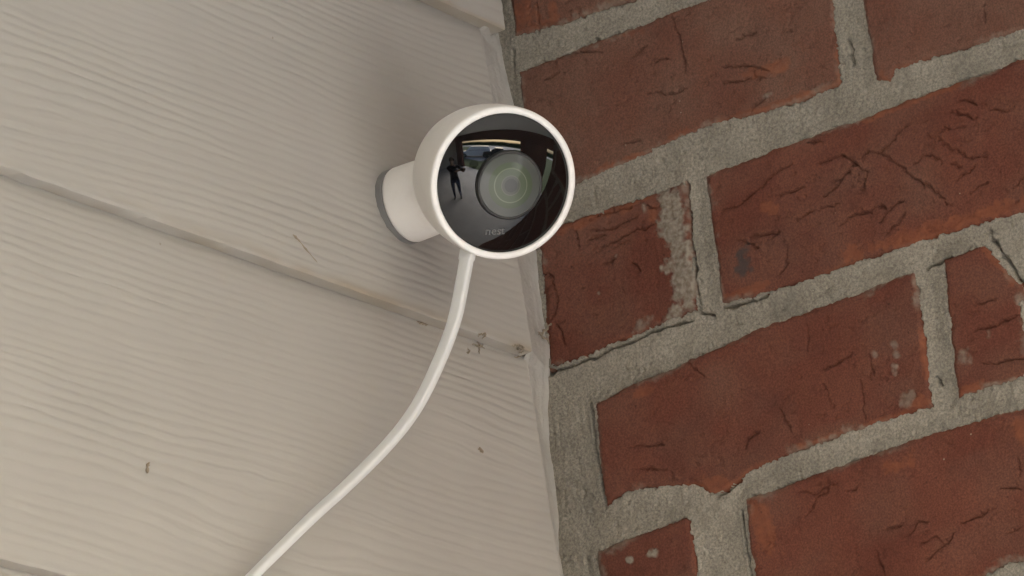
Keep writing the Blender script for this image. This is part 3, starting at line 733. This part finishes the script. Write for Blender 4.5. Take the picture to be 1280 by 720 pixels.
hedge = empty('hedge', (-20, -46, G)); tag(hedge, 'leafy green hedge across the road, reflected along the top of the glass', 'hedge')
rs = np.random.RandomState(40); n_ = 9000
q = np.stack([rs.uniform(-50, 50, n_), rs.uniform(-1.2, 1.2, n_), rs.uniform(.1, 1, n_) ** .8], 1)
q[:, 2] *= 2.5 + .9 * fbm(q[:, 0] / 9, q[:, 0] * 0, 3, 9)
a = rs.normal(size=(n_, 3)); a /= np.linalg.norm(a, axis=1)[:, None]; e = np.cross(a, rs.normal(size=(n_, 3))); e /= np.linalg.norm(e, axis=1)[:, None] + 1e-9
V = np.stack([q - a * .38, q + e * .24, q + a * .38, q - e * .24], 1).reshape(-1, 3)
o = mesh_obj('foliage', V, np.arange(n_ * 4).reshape(-1, 4), M_HEDGE, hedge, smooth=False); o['kind'] = 'stuff'
bm_obj('stems', box_bm(-50, 50, -.5, .5, 0, 1.5), M_HEDGE, hedge)

# photographer: one continuous skinned body, phone in the raised hands
hum = empty('person', (-2.16, -1.03, FLOOR), math.radians(-90) + math.atan2(.556, .83) + math.radians(0))
tag(hum, 'person in dark shirt and blue jeans holding up a phone, reflected in the glass', 'person')
def skin_mesh(name, joints, edges, mats, parent, root=0, sub=1):
    me = bpy.data.meshes.new(name); me.from_pydata([j[0] for j in joints], edges, [])
    o = bpy.data.objects.new(name, me); COL.objects.link(o)
    md = o.modifiers.new('skin', 'SKIN'); md.use_smooth_shade = True
    for i, j in enumerate(joints):
        r = j[1]; me.skin_vertices[0].data[i].radius = r if isinstance(r, tuple) else (r, r)
    me.skin_vertices[0].data[root].use_root = True
    s_ = o.modifiers.new('sub', 'SUBSURF'); s_.levels = sub; s_.render_levels = sub
    bpy.context.view_layer.update()
    m2 = bpy.data.meshes.new_from_object(o.evaluated_get(bpy.context.evaluated_depsgraph_get()))
    bpy.data.objects.remove(o)
    o = bpy.data.objects.new(name, m2); COL.objects.link(o)
    m2.materials.clear()
    for m in mats: m2.materials.append(m)
    o.parent = parent; return o
M_SHIRT = simple('dark_shirt', (.02, .018, .02), (.035, .03, .032), 30, .9); M_JEAN = simple('blue_jeans', (.035, .055, .11), (.05, .075, .14), 40, .9)
M_SKIN = material('skin', (.45, .27, .19), .5); M_HAIR = material('hair', (.03, .02, .015), .6); M_SHOE = material('shoe', (.03, .03, .03), .6)
# local frame: +y is the direction faced; camera position in local coordinates
bpy.context.view_layer.update()
cl = hum.matrix_world.inverted() @ Vector(CAM / 1000)
fwl = (hum.matrix_world.inverted().to_3x3() @ Vector(FW)).normalized()
ph = cl - fwl * .035
J = [((0, 0, .95), (.15, .11)), ((0, .01, 1.12), (.14, .10)), ((0, 0, 1.30), (.165, .11)), ((0, -.01, 1.44), (.11, .08)), ((0, 0, 1.51), (.055, .055)), ((0, .015, 1.57), (.065, .075)), ((0, .02, 1.66), (.078, .095)), ((0, .015, 1.74), (.06, .075)),
     ((0, .115, 1.645), (.012, .012))]
E_ = [(0, 1), (1, 2), (2, 3), (3, 4), (4, 5), (5, 6), (6, 7), (6, 8)]
for sx in (-1, 1):
    k = len(J); hand = Vector((ph.x + sx * .05, ph.y - .03, ph.z - .02)); sh = Vector((sx * .19, 0, 1.42))
    el = (sh + hand) / 2 + Vector((sx * .06, -.04, -.14)); wr = hand + (el - hand).normalized() * .09
    J += [(tuple(sh), .062), (tuple(el), .042), (tuple(wr), .027), (tuple(hand), (.035, .016))]
    E_ += [(3, k), (k, k + 1), (k + 1, k + 2), (k + 2, k + 3)]
    fdir = (hand - wr).normalized()
    for q, (off, ln) in enumerate(((-.03, .065), (-.01, .075), (.01, .07), (.03, .055))):
        kk = len(J); b0 = hand + fdir * .03 + Vector((0, 0, off)); b2 = b0 + fdir * ln * .5 + Vector((-sx * .01, 0, 0)); b3 = b2 + Vector((-sx * ln * .5, ln * .1, 0))
        J += [(tuple(b0), .009), (tuple(b2), .0085), (tuple(b3), .0075)]; E_ += [(k + 3, kk), (kk, kk + 1), (kk + 1, kk + 2)]
    kk = len(J); J += [(tuple(hand + Vector((-sx * .02, -.01, .03))), .010), (tuple(hand + Vector((-sx * .045, -.01, .05))), .008)]; E_ += [(k + 3, kk), (kk, kk + 1)]
    k = len(J); J += [((sx * .10, 0, .88), (.095, .10)), ((sx * .12, .01, .50), (.06, .065)), ((sx * .13, -.02, .10), (.042, .045)), ((sx * .14, .03, .05), (.045, .04)), ((sx * .15, .15, .035), (.042, .03))]
    E_ += [(0, k), (k, k + 1), (k + 1, k + 2), (k + 2, k + 3), (k + 3, k + 4)]
bd = skin_mesh('body', J, E_, [M_SHIRT, M_JEAN, M_SKIN, M_SHOE], hum)
hw = cl
for pl in bd.data.polygons:
    c = pl.center
    far = math.hypot(c.x, c.y) > .30 and c.z > 1.1
    pl.material_index = 3 if c.z < .10 else 1 if c.z < .98 else 2 if (c.z > 1.50 or far) else 0
hb = bmesh.new(); bmesh.ops.create_uvsphere(hb, u_segments=24, v_segments=14, radius=1)
for v in hb.verts:
    v.co = Vector((v.co.x * .094, v.co.y * .112 - .005, 1.69 + v.co.z * .105))
bmesh.ops.delete(hb, geom=[v for v in hb.verts if v.co.z < 1.62 or (v.co.y > .05 and v.co.z < 1.73)], context='VERTS')
bm_obj('hair', hb, M_HAIR, hum, True)
for sx in (-1, 1):
    eb = bmesh.new(); bmesh.ops.create_uvsphere(eb, u_segments=12, v_segments=8, radius=.012, matrix=Matrix.Translation((sx * .032, .100, 1.668))); bm_obj('eye', eb, M_LAMP, hum, True)
    eb = bmesh.new(); bmesh.ops.create_uvsphere(eb, u_segments=12, v_segments=8, radius=1, matrix=Matrix.Translation((sx * .084, .01, 1.65)) @ Matrix.Diagonal((.012, .02, .032, 1))); bm_obj('ear', eb, M_SKIN, hum, True)
phone = empty('phone', tuple(CAM / 1000 - FW * .035)); tag(phone, 'dark phone held up in both hands by the person in the reflection', 'phone')
phone.rotation_euler = M.to_euler()
bm_obj('case', box_bm(-.075, .075, -.037, .037, -.005, .004, .003), M_BEZ, phone)
bm_obj('screen', box_bm(-.070, .070, -.033, .033, .0042, .0048), M_WIN, phone).location = (0, 0, 0)
